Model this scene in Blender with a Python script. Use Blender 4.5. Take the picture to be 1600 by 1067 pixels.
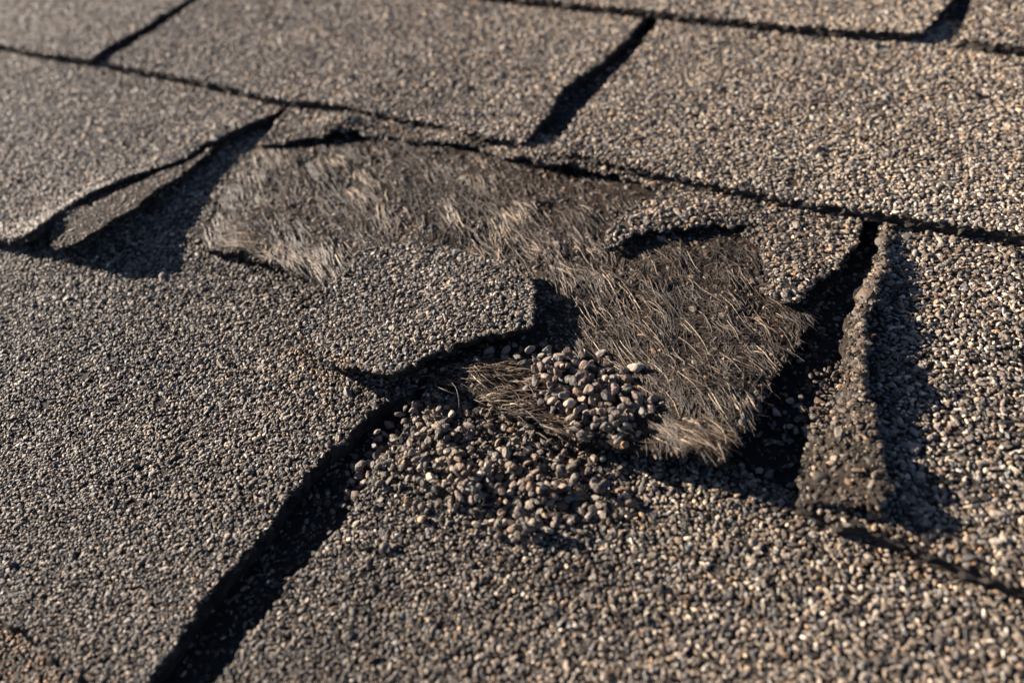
import bpy, math, random
import numpy as np
from mathutils import Matrix, Vector, geometry
for o in list(bpy.data.objects): bpy.data.objects.remove(o)
S = bpy.context.scene
C = S.collection
rng = np.random.default_rng(7); random.seed(7)

# ------------------------------------------------------------------ camera
# one unit = 10 cm.  X runs along the eaves, Y up the roof slope, Z out of the roof.
H = 1.53
F = 1210.11; PX, PY = 800.0, 533.5
R = np.array([[0.8745612, 0.26354565, -0.40704593],
              [0.47415616, -0.64060993, 0.6039825],
              [-0.1015807, -0.72122299, -0.68521438]])
cam_d = bpy.data.cameras.new('camera'); cam = bpy.data.objects.new('camera', cam_d); C.objects.link(cam)
mr, mu, mb = R[:, 0], -R[:, 1], -R[:, 2]
cam.matrix_world = Matrix(((mr[0], mu[0], mb[0], 0), (mr[1], mu[1], mb[1], 0), (mr[2], mu[2], mb[2], H), (0, 0, 0, 1)))
cam_d.sensor_width = 36; cam_d.lens = F / 1600 * 36
cam_d.clip_start = 0.05; cam_d.clip_end = 500
cam_d.dof.use_dof = True; cam_d.dof.focus_distance = 2.12; cam_d.dof.aperture_fstop = 0.95
S.camera = cam

# ------------------------------------------------------------------ light
EL, AZ = 19.5, 3.0
W_ = bpy.data.worlds.new('World'); S.world = W_; W_.use_nodes = True
nt = W_.node_tree; nt.nodes.clear()
sky = nt.nodes.new('ShaderNodeTexSky'); sky.sky_type = 'NISHITA'; sky.sun_disc = False; sky.air_density = .45; sky.dust_density = .3
sky.sun_elevation = math.radians(EL); sky.sun_rotation = math.radians(270 - AZ)
bg = nt.nodes.new('ShaderNodeBackground'); bg.inputs[1].default_value = 0.05
wo = nt.nodes.new('ShaderNodeOutputWorld')
nt.links.new(sky.outputs[0], bg.inputs[0]); nt.links.new(bg.outputs[0], wo.inputs[0])
sd = bpy.data.lights.new('sun', 'SUN'); sd.energy = 5.0; sd.angle = math.radians(0.5); sd.color = (1.0, 0.88, 0.745)
so = bpy.data.objects.new('sun', sd); C.objects.link(so)
ld = Vector((math.cos(math.radians(AZ)) * math.cos(math.radians(EL)), math.sin(math.radians(AZ)) * math.cos(math.radians(EL)), -math.sin(math.radians(EL))))
so.rotation_euler = ld.to_track_quat('-Z', 'Y').to_euler()
S.view_settings.view_transform = 'Standard'; S.view_settings.look = 'None'; S.view_settings.gamma = 1
S.view_settings.exposure = 1.58
S.cycles.max_bounces = 4; S.cycles.diffuse_bounces = 1; S.cycles.glossy_bounces = 2

# ------------------------------------------------------------------ helpers
def W(x, y, z=0.0):
    d = R @ np.array([x - PX, y - PY, F]); k = (z - H) / d[2]
    return np.array([d[0] * k, d[1] * k])
def project(P):
    q = (P - np.array([0, 0, H])) @ R
    return PX + F * q[:, 0] / q[:, 2], PY + F * q[:, 1] / q[:, 2], q[:, 2]
def vnoise(x, y, seed=0):
    x = np.asarray(x, float); y = np.asarray(y, float)
    xi = np.floor(x).astype(np.int64); yi = np.floor(y).astype(np.int64); fx = x - xi; fy = y - yi
    fx = fx * fx * (3 - 2 * fx); fy = fy * fy * (3 - 2 * fy)
    def h(a, b):
        n = (a * 374761393 + b * 668265263 + seed * 974634777) & 0xffffffff
        n = ((n ^ (n >> 13)) * 1274126177) & 0xffffffff
        return ((n ^ (n >> 16)) & 0xffff) / 65535.0
    return (h(xi, yi) * (1 - fx) + h(xi + 1, yi) * fx) * (1 - fy) + (h(xi, yi + 1) * (1 - fx) + h(xi + 1, yi + 1) * fx) * fy
def fbm(x, y, seed=0, o=3):
    s = 0; a = .5
    for i in range(o):
        s = s + a * (vnoise(x * 2 ** i, y * 2 ** i, seed + i) - .5) * 2; a *= .5
    return s
T = 0.042                       # thickness of one shingle
LV = [3.72, 2.438, 1.562, 0.720, 0.070, -0.62, -1.3]      # butt lines per unit of camera height
LV = [v * H for v in LV]
LV[0] = LV[1] + 1.34
def Lk(k, u=0): return LV[k + 1]
def ztop(k, u, v):
    lo, hi = LV[k + 1], LV[k]
    return T * (1 - (v - lo) / (hi - lo)) + 0.006 * fbm(u * 1.6 + 5, v * 1.6, 11) + 0.0025 * fbm(u * 5 + v * 2, v * 9, 23)
def at(px, py, zf):
    z = T
    for _ in range(4):
        p = W(px, py, z); z = float(zf(p[0], p[1]))
    return p
def pixel_poly(pts, zf): return np.array([at(x, y, zf) for x, y in pts])
def inside(P, poly):
    x, y = P[:, 0], P[:, 1]; c = np.zeros(len(P), bool); n = len(poly)
    for i in range(n):
        x1, y1 = poly[i]; x2, y2 = poly[(i + 1) % n]
        if y1 == y2: continue
        m = ((y1 > y) != (y2 > y)) & (x < (x2 - x1) * (y - y1) / (y2 - y1) + x1)
        c ^= m
    return c
def rough(poly, step=.012, amp=.012, seed=0):
    out = []; n = len(poly); acc = 0; q = np.random.default_rng(seed + 4000)
    kn = [(.11, q.normal(0, .55, 400)), (.034, q.normal(0, .5, 1200)), (.013, q.normal(0, .32, 3000))]
    for i in range(n):
        a = poly[i]; b = poly[(i + 1) % n]; L = np.linalg.norm(b - a)
        if L < 1e-6: continue
        k = max(1, int(L / step)); nrm = np.array([b[1] - a[1], a[0] - b[0]]) / L
        for j in range(k):
            p = a + (b - a) * j / k; s = acc + L * j / k
            d = amp * sum(np.interp((s / w) % (len(v) - 1), np.arange(len(v)), v) for w, v in kn)
            out.append(p + nrm * d)
        acc += L
    return np.array(out)
def edge_dist(P, poly):
    best = np.full(len(P), 9e9); n = len(poly)
    for i in range(n):
        a = poly[i]; b = poly[(i + 1) % n]; ab = b - a; L2 = ab @ ab
        if L2 < 1e-12: continue
        t = np.clip(((P - a) @ ab) / L2, 0, 1); d = np.hypot(*(P - (a + t[:, None] * ab)).T)
        best = np.minimum(best, d)
    return best

# ------------------------------------------------------------------ materials
def new_mat(name):
    m = bpy.data.materials.new(name); m.use_nodes = True; t = m.node_tree; b = t.nodes['Principled BSDF']; return m, t, b
def ramp(t, stops, interp='LINEAR'):
    r = t.nodes.new('ShaderNodeValToRGB'); r.color_ramp.interpolation = interp
    e = r.color_ramp.elements
    e[0].position, e[0].color = stops[0][0], (*stops[0][1], 1); e[1].position, e[1].color = stops[-1][0], (*stops[-1][1], 1)
    for p, c in stops[1:-1]:
        x = e.new(p); x.color = (*c, 1)
    return r
def tex_noise(t, scale, detail=3, vec=None, rough=.6):
    n = t.nodes.new('ShaderNodeTexNoise'); n.inputs['Scale'].default_value = scale; n.inputs['Detail'].default_value = detail
    n.inputs['Roughness'].default_value = rough
    if vec: t.links.new(vec, n.inputs['Vector'])
    return n
def mixc(t, mode, fac, a, b):
    m = t.nodes.new('ShaderNodeMix'); m.data_type = 'RGBA'; m.blend_type = mode
    for s, v in ((m.inputs[0], fac), (m.inputs[6], a), (m.inputs[7], b)):
        if hasattr(v, 'is_linked') or hasattr(v, 'links'): t.links.new(v, s)
        elif isinstance(v, tuple): s.default_value = (*v, 1)
        else: s.default_value = v
    return m.outputs[2]
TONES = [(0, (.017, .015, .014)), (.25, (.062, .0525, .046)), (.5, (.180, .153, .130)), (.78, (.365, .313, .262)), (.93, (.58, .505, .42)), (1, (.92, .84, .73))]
HUES = [(0, (.72, .84, 1.0)), (.10, (.88, .93, .98)), (.3, (1.02, 1, .96)), (.8, (1.08, 1, .90)), (.93, (1.2, .97, .74)), (.975, (1.35, .95, .6)), (1, (1.55, .86, .45))]
def granule_mat(name, random_obj=False):
    m, t, b = new_mat(name)
    geo = t.nodes.new('ShaderNodeNewGeometry')
    if random_obj:
        oi = t.nodes.new('ShaderNodeObjectInfo'); c = oi.outputs['Color']
    else:
        a = t.nodes.new('ShaderNodeAttribute'); a.attribute_name = 'tone'; tone = a.outputs['Fac']
        a2 = t.nodes.new('ShaderNodeAttribute'); a2.attribute_name = 'hue'; hue = a2.outputs['Fac']
    if not random_obj:
        r = ramp(t, TONES); t.links.new(tone, r.inputs[0]); r2 = ramp(t, HUES); t.links.new(hue, r2.inputs[0])
        c = mixc(t, 'MULTIPLY', 1.0, r.outputs[0], r2.outputs[0])
    n = tex_noise(t, 90, 4, geo.outputs['Position']); rr = ramp(t, [(.3, (.62, .6, .58)), (.68, (1.22, 1.2, 1.16))]); t.links.new(n.outputs['Fac'], rr.inputs[0])
    c = mixc(t, 'MULTIPLY', .9, c, rr.outputs[0])
    t.links.new(c, b.inputs['Base Color'])
    b.inputs['Roughness'].default_value = .62; b.inputs['Specular IOR Level'].default_value = .42
    bp = t.nodes.new('ShaderNodeBump'); bp.inputs['Strength'].default_value = .55; bp.inputs['Distance'].default_value = .004
    n2 = tex_noise(t, 190, 3, geo.outputs['Position']); t.links.new(n2.outputs['Fac'], bp.inputs['Height']); t.links.new(bp.outputs[0], b.inputs['Normal'])
    return m
def asphalt_mat(name, c0, c1, scale=38, bump=.01, rough_=.8, c2=None):
    m, t, b = new_mat(name); geo = t.nodes.new('ShaderNodeNewGeometry')
    n = tex_noise(t, scale, 6, geo.outputs['Position'], .7)
    st = [(.35, c0), (.66, c1)] + ([(.8, c2)] if c2 else [])
    r = ramp(t, st); t.links.new(n.outputs['Fac'], r.inputs[0]); t.links.new(r.outputs[0], b.inputs['Base Color'])
    b.inputs['Roughness'].default_value = rough_; b.inputs['Specular IOR Level'].default_value = .25
    bp = t.nodes.new('ShaderNodeBump'); bp.inputs['Strength'].default_value = 1; bp.inputs['Distance'].default_value = bump
    n2 = tex_noise(t, scale * 1.4, 7, geo.outputs['Position'], .75); t.links.new(n2.outputs['Fac'], bp.inputs['Height']); t.links.new(bp.outputs[0], b.inputs['Normal'])
    return m
M_gran = granule_mat('ceramic_granules'); M_loose = granule_mat('loose_granule_stone', True)
M_asph = asphalt_mat('asphalt_core', (.014, .012, .011), (.075, .062, .052), 38, .012, .85, (.11, .09, .07))
M_under = asphalt_mat('bitumen_underlayment', (.006, .007, .008), (.022, .021, .021), 30, .006, .7)
M_torn = asphalt_mat('torn_asphalt_felt', (.014, .011, .009), (.085, .063, .046), 46, .02, .9, (.24, .18, .125))
M_mat = asphalt_mat('weathered_glass_mat', (.008, .006, .005), (.055, .038, .027), 30, .03, .9, (.17, .12, .082))
def fibre_mat():
    m, t, b = new_mat('glass_fibre'); a = t.nodes.new('ShaderNodeAttribute'); a.attribute_name = 'tone'
    r = ramp(t, [(0, (.014, .009, .006)), (.4, (.080, .054, .036)), (.75, (.28, .20, .130)), (1, (.68, .53, .36))])
    t.links.new(a.outputs['Fac'], r.inputs[0]); t.links.new(r.outputs[0], b.inputs['Base Color'])
    b.inputs['Roughness'].default_value = .5; b.inputs['Specular IOR Level'].default_value = .5
    return m
M_fib = fibre_mat()

# ------------------------------------------------------------------ mesh building
def mesh_np(name, V, Fc, mat, attrs=None, smooth=True):
    me = bpy.data.meshes.new(name); nf = len(Fc); k = Fc.shape[1]
    me.vertices.add(len(V)); me.vertices.foreach_set('co', np.ascontiguousarray(V, np.float32).ravel())
    me.loops.add(nf * k); me.loops.foreach_set('vertex_index', np.ascontiguousarray(Fc, np.int32).ravel())
    me.polygons.add(nf); me.polygons.foreach_set('loop_start', np.arange(0, nf * k, k, dtype=np.int32))
    try: me.polygons.foreach_set('loop_total', np.full(nf, k, np.int32))
    except Exception: pass
    me.polygons.foreach_set('use_smooth', np.full(nf, smooth, bool))
    for n, a in (attrs or {}).items():
        at_ = me.attributes.new(n, 'FLOAT', 'POINT'); at_.data.foreach_set('value', np.ascontiguousarray(a, np.float32))
    me.materials.append(mat); me.update(calc_edges=True); return me
def link(name, me, parent=None):
    o = bpy.data.objects.new(name, me); C.objects.link(o)
    if parent is not None:
        o.parent = parent
        if parent.location.length > 0: o.location = -parent.location
    return o
def thing(name, label, cat, loc, group=None):
    o = bpy.data.objects.new(name, None); o.empty_display_size = .1; C.objects.link(o); o.location = loc
    o['label'] = label; o['category'] = cat
    if group: o['group'] = group
    return o
import bmesh
def ico(sub):
    bm = bmesh.new(); bmesh.ops.create_icosphere(bm, subdivisions=sub, radius=1)
    v = np.array([x.co[:] for x in bm.verts]); f = np.array([[w.index for w in x.verts] for x in bm.faces]); bm.free(); return v, f
def stone(sub, seed, jag=.16, cuts=5):
    r_ = np.random.default_rng(seed); v, f = ico(sub); v = v.copy()
    for _ in range(cuts):                       # planar fracture faces
        n = r_.normal(size=3); n /= np.linalg.norm(n); d = r_.uniform(.55, .86)
        e = v @ n - d; v = v - np.outer(np.clip(e, 0, None) * .9, n)
    v += jag * .35 * r_.normal(size=(len(v), 3)) * (1 if sub < 3 else .3)
    if sub >= 3:
        for q in range(3):
            n = r_.normal(size=3) * 3.2; v *= (1 + jag * .35 * np.sin(v @ n + r_.uniform(0, 6)))[:, None]
    v *= np.array([r_.uniform(.95, 1.3), r_.uniform(.75, 1.0), r_.uniform(.7, 1.0)])
    Q = np.linalg.qr(r_.normal(size=(3, 3)))[0]
    if np.linalg.det(Q) < 0: Q[:, 0] *= -1
    v = v @ Q.T if r_.random() < .5 else v
    return v, f
TPL = []
for s_ in range(22):
    v, f = stone(2, 100 + s_, .16, 8)
    v = v * np.array([1, 1, .85]); ce = v[f].mean(1)[:, 2]; f = f[ce > -.45]
    used = np.unique(f); mp = -np.ones(len(v), int); mp[used] = np.arange(len(used)); TPL.append((v[used], mp[f]))
def stones_mesh(name, P, r, tone, hue, flat=None):
    """P centres, r radii -> one mesh of separate small stones"""
    n = len(P); ti = rng.integers(0, len(TPL), n); Vs = []; Fs = []; A = []; B = []; off = 0
    ang = rng.uniform(0, 2 * np.pi, n); zs = rng.uniform(.55, .95, n); el = rng.uniform(.95, 1.35, n); tx, ty = rng.normal(0, .22, (2, n))
    for k, (tv, tf) in enumerate(TPL):
        i = np.where(ti == k)[0]
        if not len(i): continue
        v = tv[None] * r[i, None, None] * np.stack([el[i], 1 / el[i], zs[i]], 1)[:, None, :]
        c, s = np.cos(ang[i])[:, None], np.sin(ang[i])[:, None]
        x = v[..., 0] * c - v[..., 1] * s; y = v[..., 0] * s + v[..., 1] * c
        z = v[..., 2] + x * tx[i, None] + y * ty[i, None]
        v = np.stack([x, y, z], -1) + P[i, None, :]
        m = len(tv); Vs.append(v.reshape(-1, 3)); Fs.append((tf[None] + (np.arange(len(i)) * m)[:, None, None]).reshape(-1, 3) + off)
        A.append(np.repeat(tone[i], m)); B.append(np.repeat(hue[i], m)); off += m * len(i)
    return mesh_np(name, np.concatenate(Vs), np.concatenate(Fs), M_gran, {'tone': np.concatenate(A), 'hue': np.concatenate(B)}, smooth=False)
RUST = [(480, 550, 24), (530, 574, 30),  (1400, 840, 55), (1470, 880, 60), (60, 1010, 60)]
DARK_SPOTS = [(470, 440, 50, .16), (400, 430, 70, .08), (470, 520, 30, .10), (720, 680, 130, .12), (850, 700, 120, .10), (1240, 780, 60, .14), (1180, 745, 50, .1), (1400, 850, 70, .10), (560, 640, 60, .08), (330, 420, 60, .08), (640, 170, 90, .10), (900, 250, 60, .10), (60, 1000, 90, .10), (130, 400, 60, .08), (700, 150, 120, .05), (1040, 150, 120, .05)]  # centre, radius and amount by which granule tone is lowered around each spot
PITS = [(130, 585, 11), (70, 632, 9), (990, 795, 0), (1120, 890, 14), (1165, 775, 10), (1480, 710, 10), (905, 912, 12), (1250, 915, 9), (60, 890, 9), (205, 945, 8), (420, 540, 8), (1180, 60, 8), (1120, 205, 10), (1240, 285, 12), (1100, 165, 8), (640, 330, 6), (690, 980, 9)]
def granules(poly, zf, spacing=.0110, dens=1.0, tone=0., sc=1.0, margin=.003, patch=0., brown=0., base_r=.0064, edge_loss=.0, sink=.46, thin=None):
    lo, hi = poly.min(0), poly.max(0)
    # spacing grows slowly with the distance from the viewer: do it in bands of y
    Ps = []; y = lo[1]; cx = 0
    while y < hi[1]:
        dpt = max(.8, (H * .685 + (y) * .604) / 1.0); k = (dpt / 1.75) ** (.42 if dpt > 2.0 else .9) * (1.12 ** (.42 - .9) if dpt <= 2.0 else 1.0); s = spacing * k * sc
        xs = np.arange(lo[0] + (cx % 2) * s / 2, hi[0], s)
        Ps.append(np.stack([xs, np.full(len(xs), y), np.full(len(xs), k * sc)], 1)); y += s * .866; cx += 1
    P = np.concatenate(Ps); j = spacing * .36 * P[:, 2]
    P[:, 0] += rng.normal(0, 1, len(P)) * j; P[:, 1] += rng.normal(0, 1, len(P)) * j
    z = zf(P[:, 0], P[:, 1]); Q = np.stack([P[:, 0], P[:, 1], z], 1)
    x_, y_, d_ = project(Q)
    m = (d_ > .3) & (x_ > -170) & (x_ < 1770) & (y_ > -110) & (y_ < 1190)
    P, Q, x_, y_ = P[m], Q[m], x_[m], y_[m]
    m = inside(P[:, :2], poly); P, Q, x_, y_ = P[m], Q[m], x_[m], y_[m]
    keep = rng.random(len(P)) < dens * (1 - .55 * patch * np.clip(fbm(P[:, 0] * 4, P[:, 1] * 4, 77) + .1, 0, 1))
    keep &= vnoise(P[:, 0] / .05, P[:, 1] / .05, 91) < .955
    if thin is not None: keep &= rng.random(len(P)) < thin(x_, y_)
    for a, b, r0 in PITS:
        if r0: keep &= np.hypot(x_ - a, (y_ - b) * 1.3) > r0 * rng.uniform(.6, 1.1, len(P))
    P, Q, x_, y_ = P[keep], Q[keep], x_[keep], y_[keep]; n = len(P)
    r = base_r * P[:, 2] * np.exp(rng.normal(0, .27, n)); big = rng.random(n) < .02; r[big] *= rng.uniform(1.3, 1.9, big.sum())
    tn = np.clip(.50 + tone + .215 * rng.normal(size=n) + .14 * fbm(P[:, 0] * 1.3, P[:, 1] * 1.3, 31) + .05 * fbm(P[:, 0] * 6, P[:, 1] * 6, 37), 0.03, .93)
    r = np.where(tn > .8, np.minimum(r, base_r * P[:, 2] * 1.15), r)
    for a, b, r0, q in DARK_SPOTS: tn -= q * np.exp(-(((x_ - a) / r0) ** 2 + ((y_ - b) / (r0 * .6)) ** 2)) * (.6 + .8 * vnoise(P[:, 0] * 9, P[:, 1] * 9, 13))
    tn = np.clip(tn, .03, 1); w = (rng.random(n) < .014) & (r < base_r * P[:, 2] * 1.25); tn[w] = rng.uniform(.9, 1.0, w.sum()); dk = rng.random(n) < .05; tn[dk] *= .4
    hu = np.clip(rng.random(n) * .96 + brown * .3, .02, .985)
    for a, b, r0 in RUST:
        g = rng.random(n) < (.85 if 400 < a < 600 else .5) * np.exp(-(((x_ - a) / r0) ** 2 + ((y_ - b) / (r0 * .55)) ** 2)); hu[g] = rng.uniform(.90, 1, g.sum()) if a < 600 else rng.uniform(.88, .985, g.sum())
    Q[:, 2] += r * (rng.uniform(-.05, .5, n) - sink)
    return Q, r, tn, hu
def rim_granules(outl, zf, depth, prob=.6, tone=-.1):
    n = len(outl); t = rng.random((n, 4)); P = []; 
    for a in range(4):
        nx = np.roll(outl, -1, 0); p = outl + (nx - outl) * t[:, a:a + 1]; m = rng.random(n) < prob
        z = zf(p[:, 0], p[:, 1]) - depth * rng.random(n) ** 2
        P.append(np.stack([p[:, 0], p[:, 1], z], 1)[m])
    P = np.concatenate(P); x_, y_, d_ = project(P); m = (d_ > .3) & (x_ > -170) & (x_ < 1770) & (y_ > -110) & (y_ < 1190); P = P[m]
    return P, .0062 * np.exp(rng.normal(0, .3, len(P))), np.clip(.36 + tone + .16 * rng.normal(size=len(P)), .03, .9), rng.uniform(.3, .97, len(P))
def slab(name, outl, zf, thick, mat, parent, grid=.05, rag=.007):
    """closed sheet: top follows zf, ragged side wall in three rows, flat underside"""
    lo, hi = outl.min(0), outl.max(0)
    gx, gy = np.meshgrid(np.arange(lo[0], hi[0], grid), np.arange(lo[1], hi[1], grid))
    G = np.stack([gx.ravel(), gy.ravel()], 1) + rng.uniform(-.3, .3, (gx.size, 2)) * grid
    G = G[inside(G, outl)]
    if len(G): G = G[edge_dist(G, outl) > grid * .35]
    n = len(outl); vin = [Vector(p) for p in outl] + [Vector(p) for p in G]
    ov, oe, of, *_ = geometry.delaunay_2d_cdt(vin, [(i, (i + 1) % n) for i in range(n)], [list(range(n))], 1, 1e-6)
    V2 = np.array([p[:] for p in ov]); Z = zf(V2[:, 0], V2[:, 1])
    fc = np.array([f for f in of if len(f) == 3], int)
    top = np.column_stack([V2, Z]); N = len(top)
    th = thick(V2[:, 0], V2[:, 1]) if callable(thick) else thick
    bot = np.column_stack([V2, Z - th])
    ec = {}
    for f in fc:
        for a, b in ((f[0], f[1]), (f[1], f[2]), (f[2], f[0])): ec[(a, b)] = 1
    bd = [(a, b) for a, b in ec if (b, a) not in ec]
    bv = sorted({a for e in bd for a in e}); ix = {v: i for i, v in enumerate(bv)}
    rows = []; cen = outl.mean(0)
    for q in (.3, .65):
        p = top[bv] * (1 - q) + bot[bv] * q; p[:, :2] += rng.normal(0, rag, (len(bv), 2)); rows.append(p)
    V = np.concatenate([top, bot, *rows]); o1 = 2 * N; o2 = 2 * N + len(bv); Fc = [fc, fc[:, ::-1] + N]; sw = []
    for a, b in bd:
        ra, rb = o1 + ix[a], o1 + ix[b]; sa, sb = o2 + ix[a], o2 + ix[b]
        for q in ((b, a, ra, rb), (rb, ra, sa, sb), (sb, sa, a + N, b + N)):
            sw += [(q[0], q[1], q[2]), (q[0], q[2], q[3])]
    return link(name, mesh_np(name, V, np.concatenate(Fc + [np.array(sw)]), mat, smooth=False), parent)
def cat(*L): return [np.concatenate([l[i] for l in L]) for i in range(4)]
def gran_part(parent, sets, name='granule_coating'):
    P, r, t, h = cat(*sets); o = link(name, stones_mesh(name, P, r, t, h), parent); o['kind'] = 'stuff'; return o
def centre(poly, z=0): c = poly.mean(0); return (c[0], c[1], z)

# ------------------------------------------------------------------ underlayment: one stepped sheet under every course
def build_under():
    V = []; Fc = []; xs = np.concatenate([[-40, -14], np.arange(-7.5, 3.5, .06), [8, 40]]); rows = []
    for k in range(0, 6):
        lo, hi = LV[k + 1], LV[k]
        ys = np.linspace(hi, lo, 22)
        if k == 0: ys = np.concatenate([[60, 20], ys])
        if k == 5: ys = np.concatenate([ys, [-12, -50]])
        for i, y in enumerate(ys):
            yc = np.clip(y, lo, hi); z = -T * (yc - lo) / (hi - lo) - .012
            rows.append((y + (.002 if i == len(ys) - 1 and k < 5 else 0), z))
    n = len(xs)
    for y, z in rows:
        V += [(x, y, z + .004 * float(fbm(x * 5, y * 5, 3))) for x in xs]
    for j in range(len(rows) - 1):
        for i in range(n - 1):
            a = j * n + i; Fc.append((a, a + n, a + n + 1, a + 1))
    o = link('roof_underlayment', mesh_np('roof_underlayment', np.array(V), np.array(Fc), M_under)); o['kind'] = 'structure'
build_under()
def zu(u, v):
    u = np.asarray(u, float); v = np.asarray(v, float); z = np.zeros_like(v) - .012
    for k in range(0, 6):
        lo, hi = LV[k + 1], LV[k]; m = (v >= lo) & (v < hi); z = np.where(m, -T * (v - lo) / (hi - lo) - .012, z)
    return z + .003

# ------------------------------------------------------------------ whole shingle tabs
def gauss_px(P, cx, cy, rx, ry=None):
    x_, y_, _ = project(P); return np.exp(-(((x_ - cx) / rx) ** 2 + ((y_ - cy) / (ry or rx)) ** 2))
def seg_lift(segs):
    """bumps given as (world point, radius, height)"""
    def f(u, v):
        s = 0
        for c, rad, h in segs: s = s + h * np.exp(-((u - c[0]) ** 2 + (v - c[1]) ** 2) / rad ** 2)
        return s
    return f
def shingle(px, k, label, lifts=(), tone=0., brown=0., seed=0, amp=.006, sc=1., patch=.45, thick=None, dens=1., thin=None):
    base = lambda u, v: ztop(k, u, v)
    cs = [(at(x, y, base), rad, h) for x, y, rad, h in lifts]; lf = seg_lift(cs)
    zf = (lambda u, v: ztop(k, u, v) + lf(u, v)) if cs else base
    poly = pixel_poly(px, base); outl = rough(poly, .018, amp, seed)
    t = thing('roof_shingle', label, 'shingle', centre(poly), 'asphalt shingle tabs laid in courses')
    slab('asphalt_base', outl, lambda u, v: zf(u, v) - .004, thick or T - .004, M_asph, t)
    g = granules(outl, zf, tone=tone, brown=brown, sc=sc, patch=patch, dens=dens, thin=thin)
    gran_part(t, [g, rim_granules(outl, zf, T * .4, .3)])
    return t, zf, outl
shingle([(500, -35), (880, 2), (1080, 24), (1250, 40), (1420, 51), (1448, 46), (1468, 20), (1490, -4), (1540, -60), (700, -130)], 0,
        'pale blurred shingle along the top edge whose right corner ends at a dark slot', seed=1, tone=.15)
shingle([(1502, 60), (1545, 67), (1600, 73), (1900, 104), (1900, -60), (1560, -60), (1522, -10)], 0,
        'small corner of shingle at the far top right beyond the dark slot', seed=2)
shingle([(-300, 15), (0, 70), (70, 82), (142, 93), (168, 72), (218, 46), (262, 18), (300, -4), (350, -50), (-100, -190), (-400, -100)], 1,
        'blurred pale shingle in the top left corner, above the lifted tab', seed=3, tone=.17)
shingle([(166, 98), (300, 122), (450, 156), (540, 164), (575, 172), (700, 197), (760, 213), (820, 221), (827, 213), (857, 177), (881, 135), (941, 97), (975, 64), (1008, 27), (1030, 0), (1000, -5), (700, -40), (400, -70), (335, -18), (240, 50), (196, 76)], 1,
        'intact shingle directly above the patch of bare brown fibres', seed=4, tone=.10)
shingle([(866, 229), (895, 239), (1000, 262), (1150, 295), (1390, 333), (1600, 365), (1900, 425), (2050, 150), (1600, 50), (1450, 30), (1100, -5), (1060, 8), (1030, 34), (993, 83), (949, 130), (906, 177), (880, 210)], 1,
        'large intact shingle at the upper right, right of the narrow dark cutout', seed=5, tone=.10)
# left tab of the damaged course, its right edge peeled up
t, zf_c1, outl_c1 = shingle([(-300, 322), (0, 375), (55, 381), (84, 370), (108, 337), (143, 309), (187, 289), (235, 267), (285, 248), (320, 225), (380, 196), (450, 166), (480, 140), (450, 125), (140, 66), (0, 40), (-300, -10)], 2,
        'shingle at the left with its lower right corner curled up over a deep shadow', lifts=[(100, 372, .16, .064), (190, 318, .2, .040)], seed=6, tone=.08, thick=.030)
# the thin layer split off beneath it
base2 = lambda u, v: ztop(2, u, v)
lp = [(84, 382), (102, 385), (128, 376), (160, 356), (206, 325), (252, 291), (306, 254), (335, 228), (330, 205), (285, 230), (187, 270), (120, 310), (80, 350)]
eP = np.array([at(x, y, zf_c1) for x, y in ((84, 370), (108, 337), (143, 309), (187, 289), (235, 267), (285, 248), (320, 225), (380, 196))])
def zf_l(u, v):
    du = u - np.interp(v, eP[:, 1], eP[:, 0]); q = np.clip((du - .020) / .028, 0, 1); q = q * q * (3 - 2 * q)
    return zf_c1(np.interp(v, eP[:, 1], eP[:, 0]), v) - .036 + .033 * q + .0025 * fbm(u * 14, v * 14, 9)
lw = pixel_poly(lp, zf_l)
lo_ = rough(lw, .010, .007, 8)
slab('split_layer', lo_, zf_l, .012, M_torn, t, grid=.02)
gran_part(t, [granules(lo_, zf_l, dens=.8, tone=-.10, brown=.4, base_r=.0048)], 'split_layer_grit')
# lower left tab: reaches up under the torn course
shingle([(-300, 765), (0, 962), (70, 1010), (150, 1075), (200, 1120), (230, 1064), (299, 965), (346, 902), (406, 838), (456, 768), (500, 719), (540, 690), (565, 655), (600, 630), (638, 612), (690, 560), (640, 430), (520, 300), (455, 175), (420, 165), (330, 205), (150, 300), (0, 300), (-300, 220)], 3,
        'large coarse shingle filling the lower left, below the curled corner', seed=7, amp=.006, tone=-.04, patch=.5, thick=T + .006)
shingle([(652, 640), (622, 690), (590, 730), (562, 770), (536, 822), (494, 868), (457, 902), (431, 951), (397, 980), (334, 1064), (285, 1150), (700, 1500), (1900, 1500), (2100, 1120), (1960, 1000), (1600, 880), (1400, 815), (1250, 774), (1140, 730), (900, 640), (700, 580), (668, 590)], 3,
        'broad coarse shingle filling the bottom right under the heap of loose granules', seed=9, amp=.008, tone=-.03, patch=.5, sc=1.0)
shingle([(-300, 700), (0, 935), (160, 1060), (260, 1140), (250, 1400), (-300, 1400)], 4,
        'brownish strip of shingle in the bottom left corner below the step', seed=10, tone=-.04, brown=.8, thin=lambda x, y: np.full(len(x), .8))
t3, zf_c3, outl_c3 = shingle([(1246, 788), (1320, 815), (1395, 843), (1500, 882), (1600, 915), (1900, 1020), (2000, 560), (1900, 330), (1600, 345), (1390, 318), (1382, 345), (1372, 400), (1346, 470), (1328, 520), (1322, 590), (1272, 672), (1252, 725)], 2,
        'shingle at the right edge whose left border is folded up into a crumbling ridge', seed=11, tone=.0, patch=.4, sc=1.0,
        thin=lambda x, y: np.where((x < 1370) & (y > 380), .55, 1.))

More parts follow.
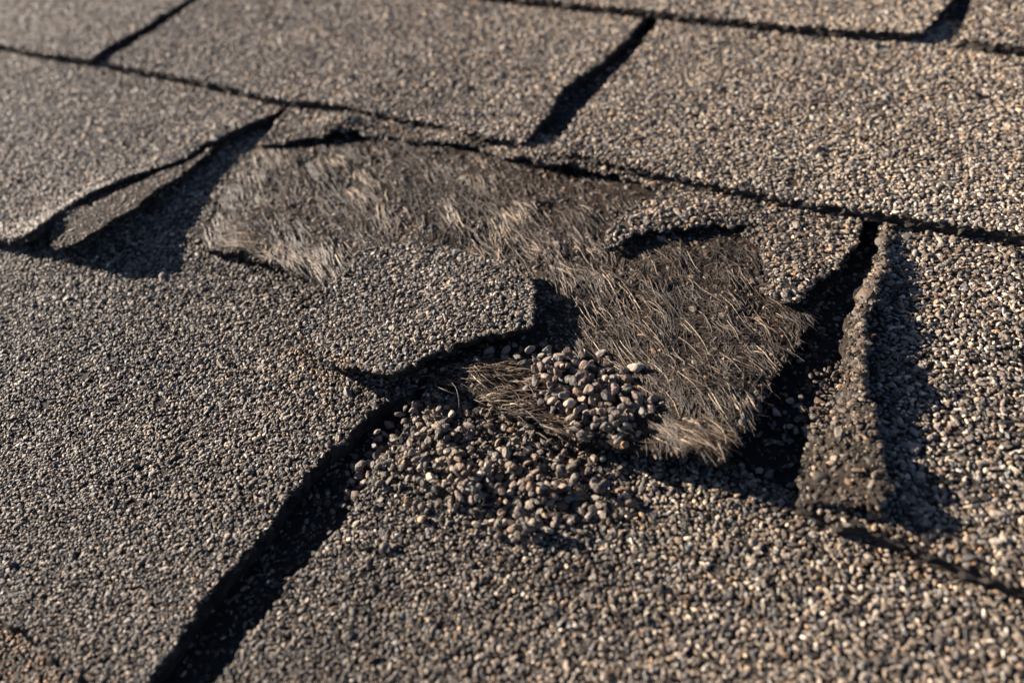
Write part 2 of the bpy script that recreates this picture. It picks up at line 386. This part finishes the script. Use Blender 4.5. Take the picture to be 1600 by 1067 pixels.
# folded flap on the right-hand shingle: a thin sheet rising from the slot to a ridge
def flap():
    top = lambda u, v: ztop(2, u, v)
    lowl = [(1384, 352), (1374, 395), (1350, 455), (1326, 520), (1322, 570), (1316, 615), (1272, 680), (1254, 725), (1248, 784)]
    rid = [(1386, 352, .004), (1382, 400, .012), (1368, 450, .026), (1346, 505, .044), (1352, 560, .048), (1360, 640, .050), (1366, 715, .048), (1369, 798, .030)]
    A = [np.append(at(x, y, top), 0) for x, y in lowl]
    for a in A: a[2] = top(a[0], a[1]) + .004
    B = []
    for x, y, h in rid:
        p = at(x, y, lambda u, v, h=h: top(u, v) + h); B.append(np.array([p[0], p[1], top(p[0], p[1]) + h]))
    def res(Q, n):
        Q = np.array(Q); s = np.concatenate([[0], np.cumsum(np.linalg.norm(np.diff(Q, axis=0), axis=1))]); tt = np.linspace(0, s[-1], n)
        return np.stack([np.interp(tt, s, Q[:, i]) for i in range(3)], 1)
    n, m = 90, 12; A = res(A, n); B = res(B, n)
    a_ = np.linspace(0, 1, m); G = A[:, None] * (1 - a_)[None, :, None] + B[:, None] * a_[None, :, None]
    G[..., 2] += .006 * np.sin(a_ * np.pi)[None] + (.014 * fbm(G[..., 0] * 9, G[..., 1] * 9, 51) + .012 * fbm(G[..., 0] * 24, G[..., 1] * 24, 58)) * (.45 + a_[None])
    G[:, 0, 0] += .035 * fbm(np.arange(n) * .14, np.zeros(n), 54)
    rg = .030 * fbm(np.arange(n) * .16, np.zeros(n), 52) + .016 * fbm(np.arange(n) * .5, np.zeros(n), 55); rz = .012 * fbm(np.arange(n) * .22, np.ones(n), 53) + .012 * fbm(np.arange(n) * .6, np.ones(n), 57)
    ez = np.clip((n - 1 - np.arange(n)) / 5, .45, 1)
    for q, w in ((1, 1.), (2, .6), (3, .3)): G[:, -q, 0] += rg * w; G[:, -q, 2] += rz * w
    G[-6:, :, 1] += .03 * fbm(np.arange(m) * .45, np.ones(m), 56)[None] * np.linspace(.2, 1, 6)[:, None]
    Bt = G.copy(); Bt[..., 2] -= .009; Bt[:, 0, 2] -= .02
    V = np.concatenate([G.reshape(-1, 3), Bt.reshape(-1, 3)]); N = n * m; Fc = []
    for i in range(n - 1):
        for j in range(m - 1):
            a = i * m + j; Fc += [(a, a + m, a + m + 1), (a, a + m + 1, a + 1), (a + N, a + m + 1 + N, a + m + N), (a + N, a + 1 + N, a + m + 1 + N)]
        for j in (0, m - 1):
            a = i * m + j; Fc += [(a, a + m, a + m + N), (a, a + m + N, a + N)]
    for i in (0, n - 1):
        for j in range(m - 1):
            a = i * m + j; Fc += [(a, a + 1, a + 1 + N), (a, a + 1 + N, a + N)]
    o = link('folded_flap', mesh_np('folded_flap', V, np.array(Fc), M_torn, smooth=False), t3); o['label'] = 'brown crumbling flap folded up along the slot'
    k = 2400; s = rng.random(k) * (n - 1.01); a = rng.random(k) ** .8 * (m - 1.01); i = s.astype(int); j = a.astype(int)
    P = G[i, j] + (G[i + 1, j] - G[i, j]) * (s - i)[:, None] + (G[i, j + 1] - G[i, j]) * (a - j)[:, None]
    P += rng.normal(0, .002, P.shape); r = .0050 * np.exp(rng.normal(0, .45, k)); e = rng.random(260); q = (e * (n - 1)).astype(int)
    P2 = G[q, -1] + rng.normal(0, .006, (260, 3)); P2[:, 2] -= rng.random(260) * .012
    P = np.concatenate([P, P2]); r = np.concatenate([r, rng.uniform(.005, .0095, 260)])
    gran_part(t3, [(P, r, np.clip(.25 + .18 * rng.normal(size=len(P)), .03, .8), rng.uniform(.55, .975, len(P)))], 'flap_grit')
flap()
def crumbs():
    top = lambda u, v: ztop(2, u, v); P = []
    for cx, cy, n_, sx, sy in ((1300, 600, 70, 16, 14), (1285, 640, 60, 16, 9), (1325, 590, 40, 8, 22), (1300, 662, 50, 20, 6), (1272, 690, 30, 8, 14)):
        for _ in range(n_):
            p = at(cx + rng.normal(0, sx), cy + rng.normal(0, sy), top); P.append((p[0], p[1], top(p[0], p[1]) - .012 + abs(rng.normal(0, .012))))
    P = np.array(P); n = len(P)
    gran_part(t3, [(P, .0062 * np.exp(rng.normal(0, .35, n)), np.clip(.27 + .17 * rng.normal(size=n), .03, .8), rng.uniform(.5, .97, n))], 'asphalt_crumbs')
crumbs()

# ------------------------------------------------------------------ the damaged shingle
MAT_PX = [(452, 172), (425, 210), (400, 238), (372, 265), (345, 297), (330, 335), (300, 357), (292, 368), (330, 392), (390, 398), (440, 412), (500, 448), (530, 470), (545, 560), (600, 575), (655, 580), (700, 595), (760, 622), (830, 652), (900, 684), (960, 698), (1010, 708), (1130, 720), (1182, 640), (1232, 552), (1278, 482), (1310, 425), (1345, 352), (1350, 315), (1000, 255), (860, 215), (700, 180), (560, 150), (470, 130)]
cR = at(1130, 700, base2); cM = at(1000, 560, base2)
def z_mat(u, v):
    z = ztop(2, u, v) - .010 + .018 * fbm(u * 4.2 + v, v * 4.2, 61) + .013 * fbm(u * 12 + v * 5, v * 19, 62)
    return z + .045 * np.exp(-((u - cR[0]) ** 2 + (v - cR[1]) ** 2) / .32 ** 2) + .012 * np.exp(-((u - cM[0]) ** 2 + (v - cM[1]) ** 2) / .4 ** 2)
poly_m = pixel_poly(MAT_PX, z_mat); out_m = rough(poly_m, .014, .007, 21)
T2 = thing('torn_roof_shingle', 'torn shingle in the middle, its granules gone and brown fibres bare', 'shingle', centre(poly_m), 'asphalt shingle tabs laid in courses')
slab('fibre_mat', out_m, z_mat, .026, M_mat, T2, grid=.028, rag=.006)
GR_PX = [(455, 168), (430, 193), (408, 224), (440, 222), (500, 214), (520, 205), (548, 203), (575, 214), (640, 219), (690, 222), (735, 224), (790, 243), (850, 255), (905, 262), (960, 272), (1010, 292), (1030, 305), (990, 325), (962, 350), (946, 378), (952, 392), (975, 378), (1010, 362), (1060, 355), (1110, 350), (1150, 349), (1172, 352), (1160, 366), (1195, 388), (1202, 425), (1200, 455), (1225, 470), (1250, 472), (1270, 450), (1276, 430), (1318, 411), (1335, 375), (1347, 350), (1350, 312), (1000, 250), (860, 210), (700, 176), (560, 146), (480, 128)]
arc = [at(x, y, base2) for x, y in ((960, 375), (1010, 355), (1060, 345), (1110, 342))]; rimc = [at(x, y, base2) for x, y in ((520, 200), (545, 200), (720, 220), (830, 250), (880, 256))]
def z_gr(u, v):
    z = ztop(2, u, v) + .010 + .004 * fbm(u * 7, v * 7, 71)
    for c in arc: z = z + .020 * np.exp(-((u - c[0]) ** 2 + (v - c[1]) ** 2) / .09 ** 2)
    for c in rimc: z = z + .022 * np.exp(-((u - c[0]) ** 2 + (v - c[1]) ** 2) / .08 ** 2)
    d = at(1225, 450, base2); z = z + .030 * np.exp(-((u - d[0]) ** 2 + (v - d[1]) ** 2) / .13 ** 2)
    return z
out_g = rough(pixel_poly(GR_PX, z_gr), .008, .013, 31)
o = slab('remaining_granule_layer', out_g, lambda u, v: z_gr(u, v) - .003, .013, M_asph, T2, grid=.03, rag=.004)
def thin_c2(x, y): return np.where((x > 930) & (x < 1080) & (y > 250 + (x - 930) * .1), .55, np.where((x < 900), .8, .97))
gran_part(T2, [granules(out_g, z_gr, thin=thin_c2, tone=-.01, brown=.25), rim_granules(out_g, z_gr, .007, .4)])
# sparse grit left on the mat
gm = granules(out_m, z_mat, dens=.2, tone=-.12, brown=.5, base_r=.0062)
gm2 = granules(out_m, z_mat, dens=.8, tone=-.13, brown=.6, base_r=.0058, thin=lambda x, y: np.where(x < 880, .1 + 2.6 * np.clip(fbm(x / 30, y / 18, 47), 0, .4), .06 + 1.6 * np.clip(fbm(x / 30, y / 18, 47) - .05, 0, .4)))
for q in (gm, gm2): q[2][:] = np.clip(q[2], .03, .6)
gran_part(T2, [gm, gm2, rim_granules(out_m, z_mat, .02, .3)], 'grit_on_mat')

# fibres
def fibres_mesh(name, specs, seg=7):
    """specs: start (x,y,z), angle, length, radius, arch, bend, tone"""
    n = len(specs); A = np.array([[*s[0], *s[1:]] for s in specs], float)
    t = np.linspace(0, 1, seg + 1)[None, :]
    ang = A[:, 3:4] + A[:, 7:8] * (t - .5) * 2
    st = A[:, 4:5] / seg; x = A[:, 0:1] + np.cumsum(np.cos(ang) * st, 1); y = A[:, 1:2] + np.cumsum(np.sin(ang) * st, 1)
    if name == 'loose_fibres' or True:
        wob = rng.normal(0, 1, (n, 1)) * .0011; x = x + wob * np.sin(t * rng.uniform(4, 11, (n, 1)) + rng.uniform(0, 6, (n, 1))); y = y + wob * np.cos(t * rng.uniform(4, 11, (n, 1)))
    g = A[:, 9:10]
    z = A[:, 2:3] + A[:, 6:7] * np.sin(np.pi * t * g) 
    if specs_z is not None:
        zz = specs_z(x, y); z = np.where(A[:, 10:11] > 0, np.maximum(zz + .001, zz * 0 + z * 1), zz + .002 + A[:, 6:7] * np.sin(np.pi * t * g))
    r = A[:, 5:6] * (1 - .65 * t ** 2) * (.6 + .4 * np.minimum(1, t * 5))
    c = np.stack([x, y, z], -1); d = np.gradient(c, axis=1); d /= np.linalg.norm(d, axis=2, keepdims=True) + 1e-9
    s = np.cross(d, np.array([0, 0, 1.])); s /= np.linalg.norm(s, axis=2, keepdims=True) + 1e-9; u = np.cross(s, d)
    V = np.stack([c + r[..., None] * (s * math.cos(q) + u * math.sin(q)) for q in (0.5, 2.6, 4.7)], 2)   # n,seg+1,3,3
    V = V.reshape(-1, 3); a = np.arange(seg)[:, None] * 3; k = np.arange(3)[None]; k2 = (k + 1) % 3
    q = np.stack([a + k, a + k2, a + 3 + k2, a + 3 + k], -1).reshape(-1, 4)
    Fc = (q[None] + (np.arange(n) * (seg + 1) * 3)[:, None, None]).reshape(-1, 4)
    return mesh_np(name, V, Fc, M_fib, {'tone': np.repeat(A[:, 8], (seg + 1) * 3)})
specs_z = z_mat
def img_angle(px, py, deg):
    a = W(px, py); b = W(px + 20 * math.cos(math.radians(deg)), py + 20 * math.sin(math.radians(deg))); d = b - a; return math.atan2(d[1], d[0])
out_gp = out_g
def sample_in(poly_px, n):
    q = np.array(poly_px, float); lo, hi = q.min(0), q.max(0); P = lo + rng.random((n * 4, 2)) * (hi - lo); P = P[inside(P, q)]; return P[:n]
BARE = [(405, 232), (345, 297), (330, 335), (298, 360), (330, 385), (440, 405), (520, 440), (600, 470), (760, 420), (840, 470), (888, 480), (890, 560), (1000, 640), (1000, 690), (1125, 705), (1180, 620), (1232, 540), (1270, 480), (1205, 460), (1190, 395), (1160, 358), (1050, 360), (960, 385), (950, 350), (1000, 300), (900, 262), (780, 240), (700, 226), (560, 212), (500, 222)]
def HOLE(x, y): return 828 < x < 888 and 425 < y < 560
def build_fibres():
    sp = []
    def add(px, py, deg, L, r, arch, bend, tone, g=1.0, free=0):
        p = at(px, py, z_mat); sp.append(((p[0], p[1], float(z_mat(p[0], p[1]))), img_angle(px, py, deg), L, r, arch, bend, tone, g, free))
    # tufts of nearly parallel strands
    for (x, y) in sample_in(BARE, 480):
        left = x < 860
        if fbm(x / 30, y / 18, 47) > (.02 if left else -.02): continue
        if HOLE(x, y): continue
        d0 = (58 if left else 50) + 34 * float(fbm(x / 62, y / 44, 41)) + rng.normal(0, 15 if left else 24)
        if left and x < 480: d0 += 8
        if x > 1080: d0 -= 12
        br = rng.random(); tn0 = rng.uniform(.08, .46) if br < .84 else rng.uniform(.6, .95); b0 = rng.normal(0, .12)
        if x > 900: tn0 -= .11
        else: tn0 += .05
        sxy = (9 if left else 8)
        for _ in range(rng.integers(6, 15)):
            add(x + rng.normal(0, sxy), y + rng.normal(0, sxy * .6), d0 + rng.normal(0, 11), rng.uniform(.025, .13), rng.uniform(.0008, .0019) * (1.05 if left else .75), rng.uniform(.0, .005), b0 * .7 + rng.normal(0, .10), np.clip(tn0 + rng.normal(0, .12), 0, 1), rng.choice([1., .75]))
    # tangled dark strands in every direction
    for (x, y) in sample_in(BARE, 4800):
        if HOLE(x, y) or (fbm(x / 30, y / 18, 47) > .10 and rng.random() < .7): continue
        add(x, y, rng.uniform(-15, 110) if rng.random() < .55 else rng.uniform(0, 360), rng.uniform(.03, .15), rng.uniform(.0007, .0014), rng.uniform(0, .004), rng.normal(0, .35), np.clip(rng.uniform(.0, .5), 0, 1))
    # long pale single strands
    for (x, y) in sample_in([(700, 240), (900, 300), (1150, 380), (1240, 520), (1130, 690), (960, 640), (890, 540), (860, 440), (650, 330)], 110):
        add(x, y, rng.normal(54, 12), rng.uniform(.08, .2), rng.uniform(.0008, .0013), rng.uniform(.002, .006), rng.normal(0, .22), rng.uniform(.5, .95))
    # fans of pale strands frayed over the edges
    for fx, fy, d0, n_, L, s in ((1140, 552, 22, 30, .12, 18), (1105, 550, 30, 14, .12, 18), (1185, 492, 22, 16, .08, 16), (1215, 482, 25, 10, .06, 8), (1050, 670, 40, 40, .12, 14), (1085, 660, 35, 45, .12, 16), (1120, 690, 50, 30, .08, 10), (1030, 665, 30, 40, .13, 16), (1150, 620, 60, 30, .1, 12),
                              (470, 395, 48, 60, .13, 16), (500, 410, 52, 60, .13, 14), (430, 385, 35, 50, .14, 18), (350, 372, 15, 60, .16, 14), (390, 385, 20, 45, .14, 16), (560, 300, 55, 34, .13, 12), (600, 330, 60, 30, .12, 10), (430, 240, 62, 46, .12, 14), (390, 270, 70, 46, .12, 12), (520, 380, 62, 40, .12, 12),
                              (905, 330, 58, 26, .14, 10), (940, 420, 55, 34, .14, 12), (870, 430, 60, 22, .12, 9), (920, 470, 56, 26, .11, 10), (730, 380, 45, 34, .1, 14), (760, 250, 50, 22, .1, 12)):
        b0 = rng.normal(0, .2)
        for _ in range(n_ if fx < 620 or fy > 600 else n_ // 2):
            add(fx + rng.normal(0, s), fy + rng.normal(0, s * .6), d0 + rng.normal(0, 10), L * rng.uniform(.4, 1.05), rng.uniform(.0009, .0018), rng.uniform(.0, .006), b0 * .5 + rng.normal(0, .10), np.clip(rng.normal(.55, .2), .15, 1), rng.choice([1., .7]))
    # fringe along the torn outline
    n = len(out_m); x_, y_, _ = project(np.column_stack([out_m, z_mat(out_m[:, 0], out_m[:, 1])]))
    for i in range(n):
        if 285 < x_[i] < 1300 and 215 < y_[i] < 730:
            a = out_m[(i + 1) % n] - out_m[i - 1]; na = math.atan2(-a[0], a[1])
            for _ in range(3):
                p = out_m[i] + rng.normal(0, .008, 2)
                sp.append(((p[0], p[1], float(z_mat(p[0], p[1]))), na + (math.pi if not FLIP else 0) + rng.normal(0, .7), rng.uniform(.008, .03), rng.uniform(.0007, .0013), rng.uniform(-.008, .006), rng.normal(0, .5), np.clip(rng.normal(.42, .2), 0, 1), 1., 0))
    S0 = np.array([[a[0][0], a[0][1]] for a in sp]); E0 = S0 + np.array([[a[2] * math.cos(a[1]), a[2] * math.sin(a[1])] for a in sp])
    ok = inside(E0, out_m) & inside(S0, out_m); ex = edge_dist(E0, out_m)
    sp = [a for a, k, e, q in zip(sp, ok, ex, rng.random(len(sp))) if k or (e < .010 and q < .45) or (e < .03 and q < .06)]
    o = link('fibres', fibres_mesh('fibres', sp), T2); o['kind'] = 'stuff'
area = .5 * np.sum(poly_m[:, 0] * np.roll(poly_m[:, 1], -1) - np.roll(poly_m[:, 0], -1) * poly_m[:, 1])
FLIP = area > 0
build_fibres()
# small frayed scraps below the fragment
def scrap():
    sp = []
    for x0, y0, n_ in ((740, 575, 90), (790, 585, 50), (770, 622, 55), (800, 640, 50), (700, 585, 20), (870, 660, 50)):
        for _ in range(n_):
            x = x0 + rng.normal(0, 24); y = y0 + rng.normal(0, 7); p = at(x, y, z_mat)
            sp.append(((p[0], p[1], float(z_mat(p[0], p[1]))), img_angle(x, y, rng.normal(12, 16)), rng.uniform(.04, .12), rng.uniform(.001, .002), rng.uniform(.002, .014), rng.normal(0, .4), np.clip(rng.normal(.42, .18), 0, 1), 1., 0))
    o = link('frayed_fibres', fibres_mesh('frayed_fibres', sp), T2); o['kind'] = 'stuff'
scrap()

# ------------------------------------------------------------------ the broken fragment lying on the bare mat
FR_PX = [(448, 528), (478, 492), (515, 452), (545, 418), (562, 394), (600, 386), (640, 383), (690, 384), (738, 398), (795, 408), (806, 425), (834, 446), (836, 476), (834, 511), (795, 518), (755, 522), (715, 530), (685, 545), (655, 562), (612, 579), (570, 572), (525, 566), (480, 546)]
fb = at(640, 470, base2); fr1 = at(840, 500, base2); fr2 = at(720, 530, base2); fl = at(500, 500, base2); fr3 = at(610, 575, base2)
def z_fr(u, v):
    z = ztop(2, u, v) + .028 + .006 * fbm(u * 5, v * 5, 81)
    z = z + .020 * np.exp(-((u - fr1[0]) ** 2 + (v - fr1[1]) ** 2) / .26 ** 2) + .014 * np.exp(-((u - fr2[0]) ** 2 + (v - fr2[1]) ** 2) / .2 ** 2)
    z = z + .012 * np.exp(-((u - fr3[0]) ** 2 + (v - fr3[1]) ** 2) / .12 ** 2)
    return z - .004 * np.exp(-((u - fl[0]) ** 2 + (v - fl[1]) ** 2) / .12 ** 2)
poly_f = pixel_poly(FR_PX, z_fr); out_f = rough(poly_f, .008, .010, 91)
TF = thing('shingle_fragment', 'broken grey granulated piece lying on the bare fibres beside the heap of granules', 'shingle fragment', centre(poly_f))
slab('asphalt_base', out_f, lambda u, v: z_fr(u, v) - .003, .022, M_torn, TF, grid=.03, rag=.005)
gran_part(TF, [granules(out_f, z_fr, spacing=.0104, base_r=.0061, tone=-.02, brown=-.25), rim_granules(out_f, z_fr, .006, .5, -.05)])

# ------------------------------------------------------------------ loose granules: individual stones
STN = []
for s_ in range(16):
    v, f = stone(3, 500 + s_, .10, 15); STN.append(mesh_np('loose_granule', v, f, M_loose, smooth=False))
placed = []
def height_at(x, y, r, ground):
    z = ground + r * .55
    for (X, Y, Z_, r2) in placed:
        d2 = (X - x) ** 2 + (Y - y) ** 2; s = (r + r2) * .84
        if d2 < s * s: z = max(z, Z_ + math.sqrt(s * s - d2) * .85)
    return z
COLS = [('charcoal', (.085, .074, .069), 2.4), ('grey', (.20, .172, .152), 5), ('brown', (.205, .148, .118), 6), ('tan', (.31, .235, .18), 3), ('cream', (.44, .37, .30), .8), ('rust', (.25, .15, .10), .5)]
CW = np.array([c[2] for c in COLS]); CW = CW / CW.sum()
def drop(px, py, r, gz, where, group, spread=3, col=None, tries=8, cap=2.6):
    best = None
    for _ in range(tries):
        x0, y0 = px + rng.normal(0, spread), py + rng.normal(0, spread); p = at(x0, y0, gz); g = float(gz(p[0], p[1])); z = height_at(p[0], p[1], r, g)
        if best is None or z - g < best[0]: best = (z - g, p[0], p[1], z, x0, y0)
    if best[0] > r * cap + .012: return
    _, x, y, z, x0, y0 = best; placed.append((x, y, z, r))
    c = COLS[rng.choice(len(COLS), p=CW)] if col is None else next(q for q in COLS if q[0] == col)
    w = where(x0, y0) if callable(where) else where
    size = 'tiny' if r < .0112 else 'small' if r < .0145 else 'medium' if r < .0178 else 'large'
    o = bpy.data.objects.new('loose_granule', STN[rng.integers(0, len(STN))]); C.objects.link(o); o.location = (x, y, z); o.scale = (r * rng.uniform(.95, 1.15), r * rng.uniform(.8, 1.0), r * rng.uniform(.7, .95))
    o.rotation_euler = (rng.uniform(-.6, .6), rng.uniform(-.6, .6), rng.uniform(0, 6.28))
    k = rng.uniform(.60, 1.08); o.color = (c[1][0] * k, c[1][1] * k, c[1][2] * k, 1)
    o['label'] = f'{size} {c[0]} granule {w}'; o['category'] = 'granule'; o['group'] = group
HEAP = [(822, 568), (855, 558), (905, 566), (945, 574), (985, 604), (1010, 645), (1004, 674), (950, 680), (900, 668), (862, 648), (834, 606)]
def w_heap(x, y):
    if y < 590: return 'at the back of the heap on the bare fibres'
    if x > 965: return 'at the right end of the heap on the bare fibres'
    if x < 860: return 'at the left end of the heap on the bare fibres'
    if y > 645: return 'at the front foot of the heap on the bare fibres'
    return 'in the middle of the heap on the bare fibres'
gz2 = lambda u, v: z_mat(u, v)
for x, y in sample_in(HEAP, 185): drop(x, y, float(np.clip(.0126 * math.exp(rng.normal(0, .22)), .008, .019)), gz2, w_heap, 'loose granules heaped on the bare fibres', spread=7, tries=10)
for x, y, r, w in ((985, 580, .021, 'lying alone behind the right end of the heap'), (848, 545, .014, 'behind the left end of the heap'), (770, 553, .016, 'in the shade under the front edge of the broken fragment'), (790, 548, .016, 'second from the left in the shade under the broken fragment'), (808, 556, .014, 'between the broken fragment and the heap'), (830, 556, .016, 'touching the back left corner of the heap'), (705, 545, .018, 'tucked under the lower edge of the broken fragment'), (690, 556, .016, 'below the front tip of the broken fragment'), (745, 560, .013, 'above the frayed scrap of fibres'), (858, 548, .015, 'on top of the back rim of the heap'), (944, 562, .014, 'just behind the middle of the heap')):
    drop(x, y, r, gz2, w, 'granules strewn at the rim of the bare fibres', col='grey' if x != 985 else 'cream')
zd = lambda u, v: ztop(3, u, v) + .003
SC = [(665, 650), (740, 630), (820, 660), (880, 690), (930, 720), (900, 760), (850, 800), (800, 815), (740, 790), (680, 780), (640, 740), (640, 690)]
def w_sp(x, y):
    a = 'upper' if y < 700 else 'middle' if y < 760 else 'lower'; b = 'left' if x < 740 else 'right' if x > 830 else 'central'
    return f'spilled on the lower shingle, {a} {b} part of the spill'
for x, y, r, c_ in ((675, 745, .0165, 'cream'), (985, 788, .0165, 'brown'), (940, 768, .016, 'brown'), (827, 826, .018, 'grey'), (820, 808, .018, 'grey'), (722, 780, .016, 'brown'), (835, 760, .016, 'brown'), (1020, 760, .012, 'cream'), (600, 860, .013, 'charcoal')):
    drop(x, y, r, zd, w_sp(x, y) if x < 900 and x > 620 else ('lying apart to the right of the spill on the lower shingle' if x > 960 else 'lying apart just below the heap on the lower shingle' if x > 700 else 'lying apart below left of the spill'), 'loose granules spilled below the heap', col=c_)
for x, y in sample_in(SC, 105): drop(x, y, float(np.clip(.0118 * math.exp(rng.normal(0, .2)), .0085, .018)), zd, w_sp, 'loose granules spilled below the heap', spread=6)
def fine_spill():
    Q = sample_in([(640, 630), (760, 620), (900, 690), (1000, 730), (960, 800), (860, 850), (760, 830), (640, 800), (590, 730)], 420); P = []
    for x, y in Q:
        p = at(x + rng.normal(0, 12), y + rng.normal(0, 8), zd); rr = float(np.clip(.0098 * math.exp(rng.normal(0, .18)), .007, .013)); P.append((p[0], p[1], height_at(p[0], p[1], rr, float(zd(p[0], p[1])) - .002), rr))
    P = np.array(P); n = len(P)
    o = link('loose_grit', stones_mesh('loose_grit', P[:, :3], P[:, 3], np.clip(.42 + .16 * rng.normal(size=n), .05, .9), rng.uniform(.3, .97, n))); o['kind'] = 'stuff'
    o['label'] = 'fine loose grit spilled between the bigger granules below the heap'; o['category'] = 'grit'
fine_spill()
gu = lambda u, v: zu(u, v)
for x, y in [(605, 690), (628, 652), (596, 705), (560, 745), (575, 728), (545, 775), (588, 735), (612, 668), (640, 655), (552, 730), (535, 790), (567, 760), (602, 682), (520, 800), (548, 752), (515, 832), (580, 712), (618, 690), (540, 742), (450, 905), (390, 905), (625, 668), (618, 680), (608, 700), (600, 715), (592, 726), (584, 742), (575, 755), (566, 735), (588, 712), (600, 694), (632, 662), (614, 706), (558, 776), (548, 790)]:
    drop(x, y, rng.uniform(.009, .020) if y < 780 else .0095, gu, lambda x, y: 'in the upper slot below the broken fragment' if y < 700 else 'in the middle of the slot left of the spill' if y < 780 else 'far down in the dark slot left of the spill', 'loose granules in the slot below the fragment', col=['grey', 'brown', 'charcoal', 'tan', 'tan'][rng.integers(0, 5 if y < 780 else 3)])
for x, y in [(1248, 662), (1246, 680), (1225, 668), (1232, 672), (1208, 648), (1215, 662), (1234, 632), (1252, 564), (1240, 583), (1205, 742), (1237, 760), (1170, 742), (1190, 735), (1160, 735), (1290, 592), (1298, 610), (1272, 636), (1222, 690), (1180, 752), (1238, 700)]:
    drop(x, y, rng.uniform(.007, .013), gu, lambda x, y: 'high in the dark slot beside the folded ridge' if y < 630 else 'halfway down the dark slot beside the folded ridge' if y < 700 else 'at the foot of the dark slot beside the folded ridge', 'small granules in the slot at the right', col='cream' if rng.random() < .6 else 'grey')
# fine sparse grit on the underlayment
def grit():
    out = []
    for px in ([(1345, 350), (1385, 345), (1330, 520), (1262, 660), (1245, 790), (1120, 740), (1180, 640), (1280, 480)], [(640, 615), (655, 640), (560, 770), (450, 905), (345, 1067), (230, 1080), (400, 860), (500, 720)], [(1030, 30), (960, 140), (868, 228), (820, 222), (885, 135)], [(1450, 46), (1500, 60), (1525, -10), (1490, -4)], [(145, 92), (166, 97), (240, 48), (300, 0), (262, 18)]):
        p = pixel_poly(px, gu); out.append(granules(p, gu, dens=.28, tone=-.17, base_r=.0066, sink=.45))
    P, r, t, h = cat(*out); o = link('grit', stones_mesh('grit', P, r, t, h)); o['kind'] = 'stuff'
    o['label'] = 'fine dark grit lying sparsely in the slots between shingles'; o['category'] = 'grit'
grit()
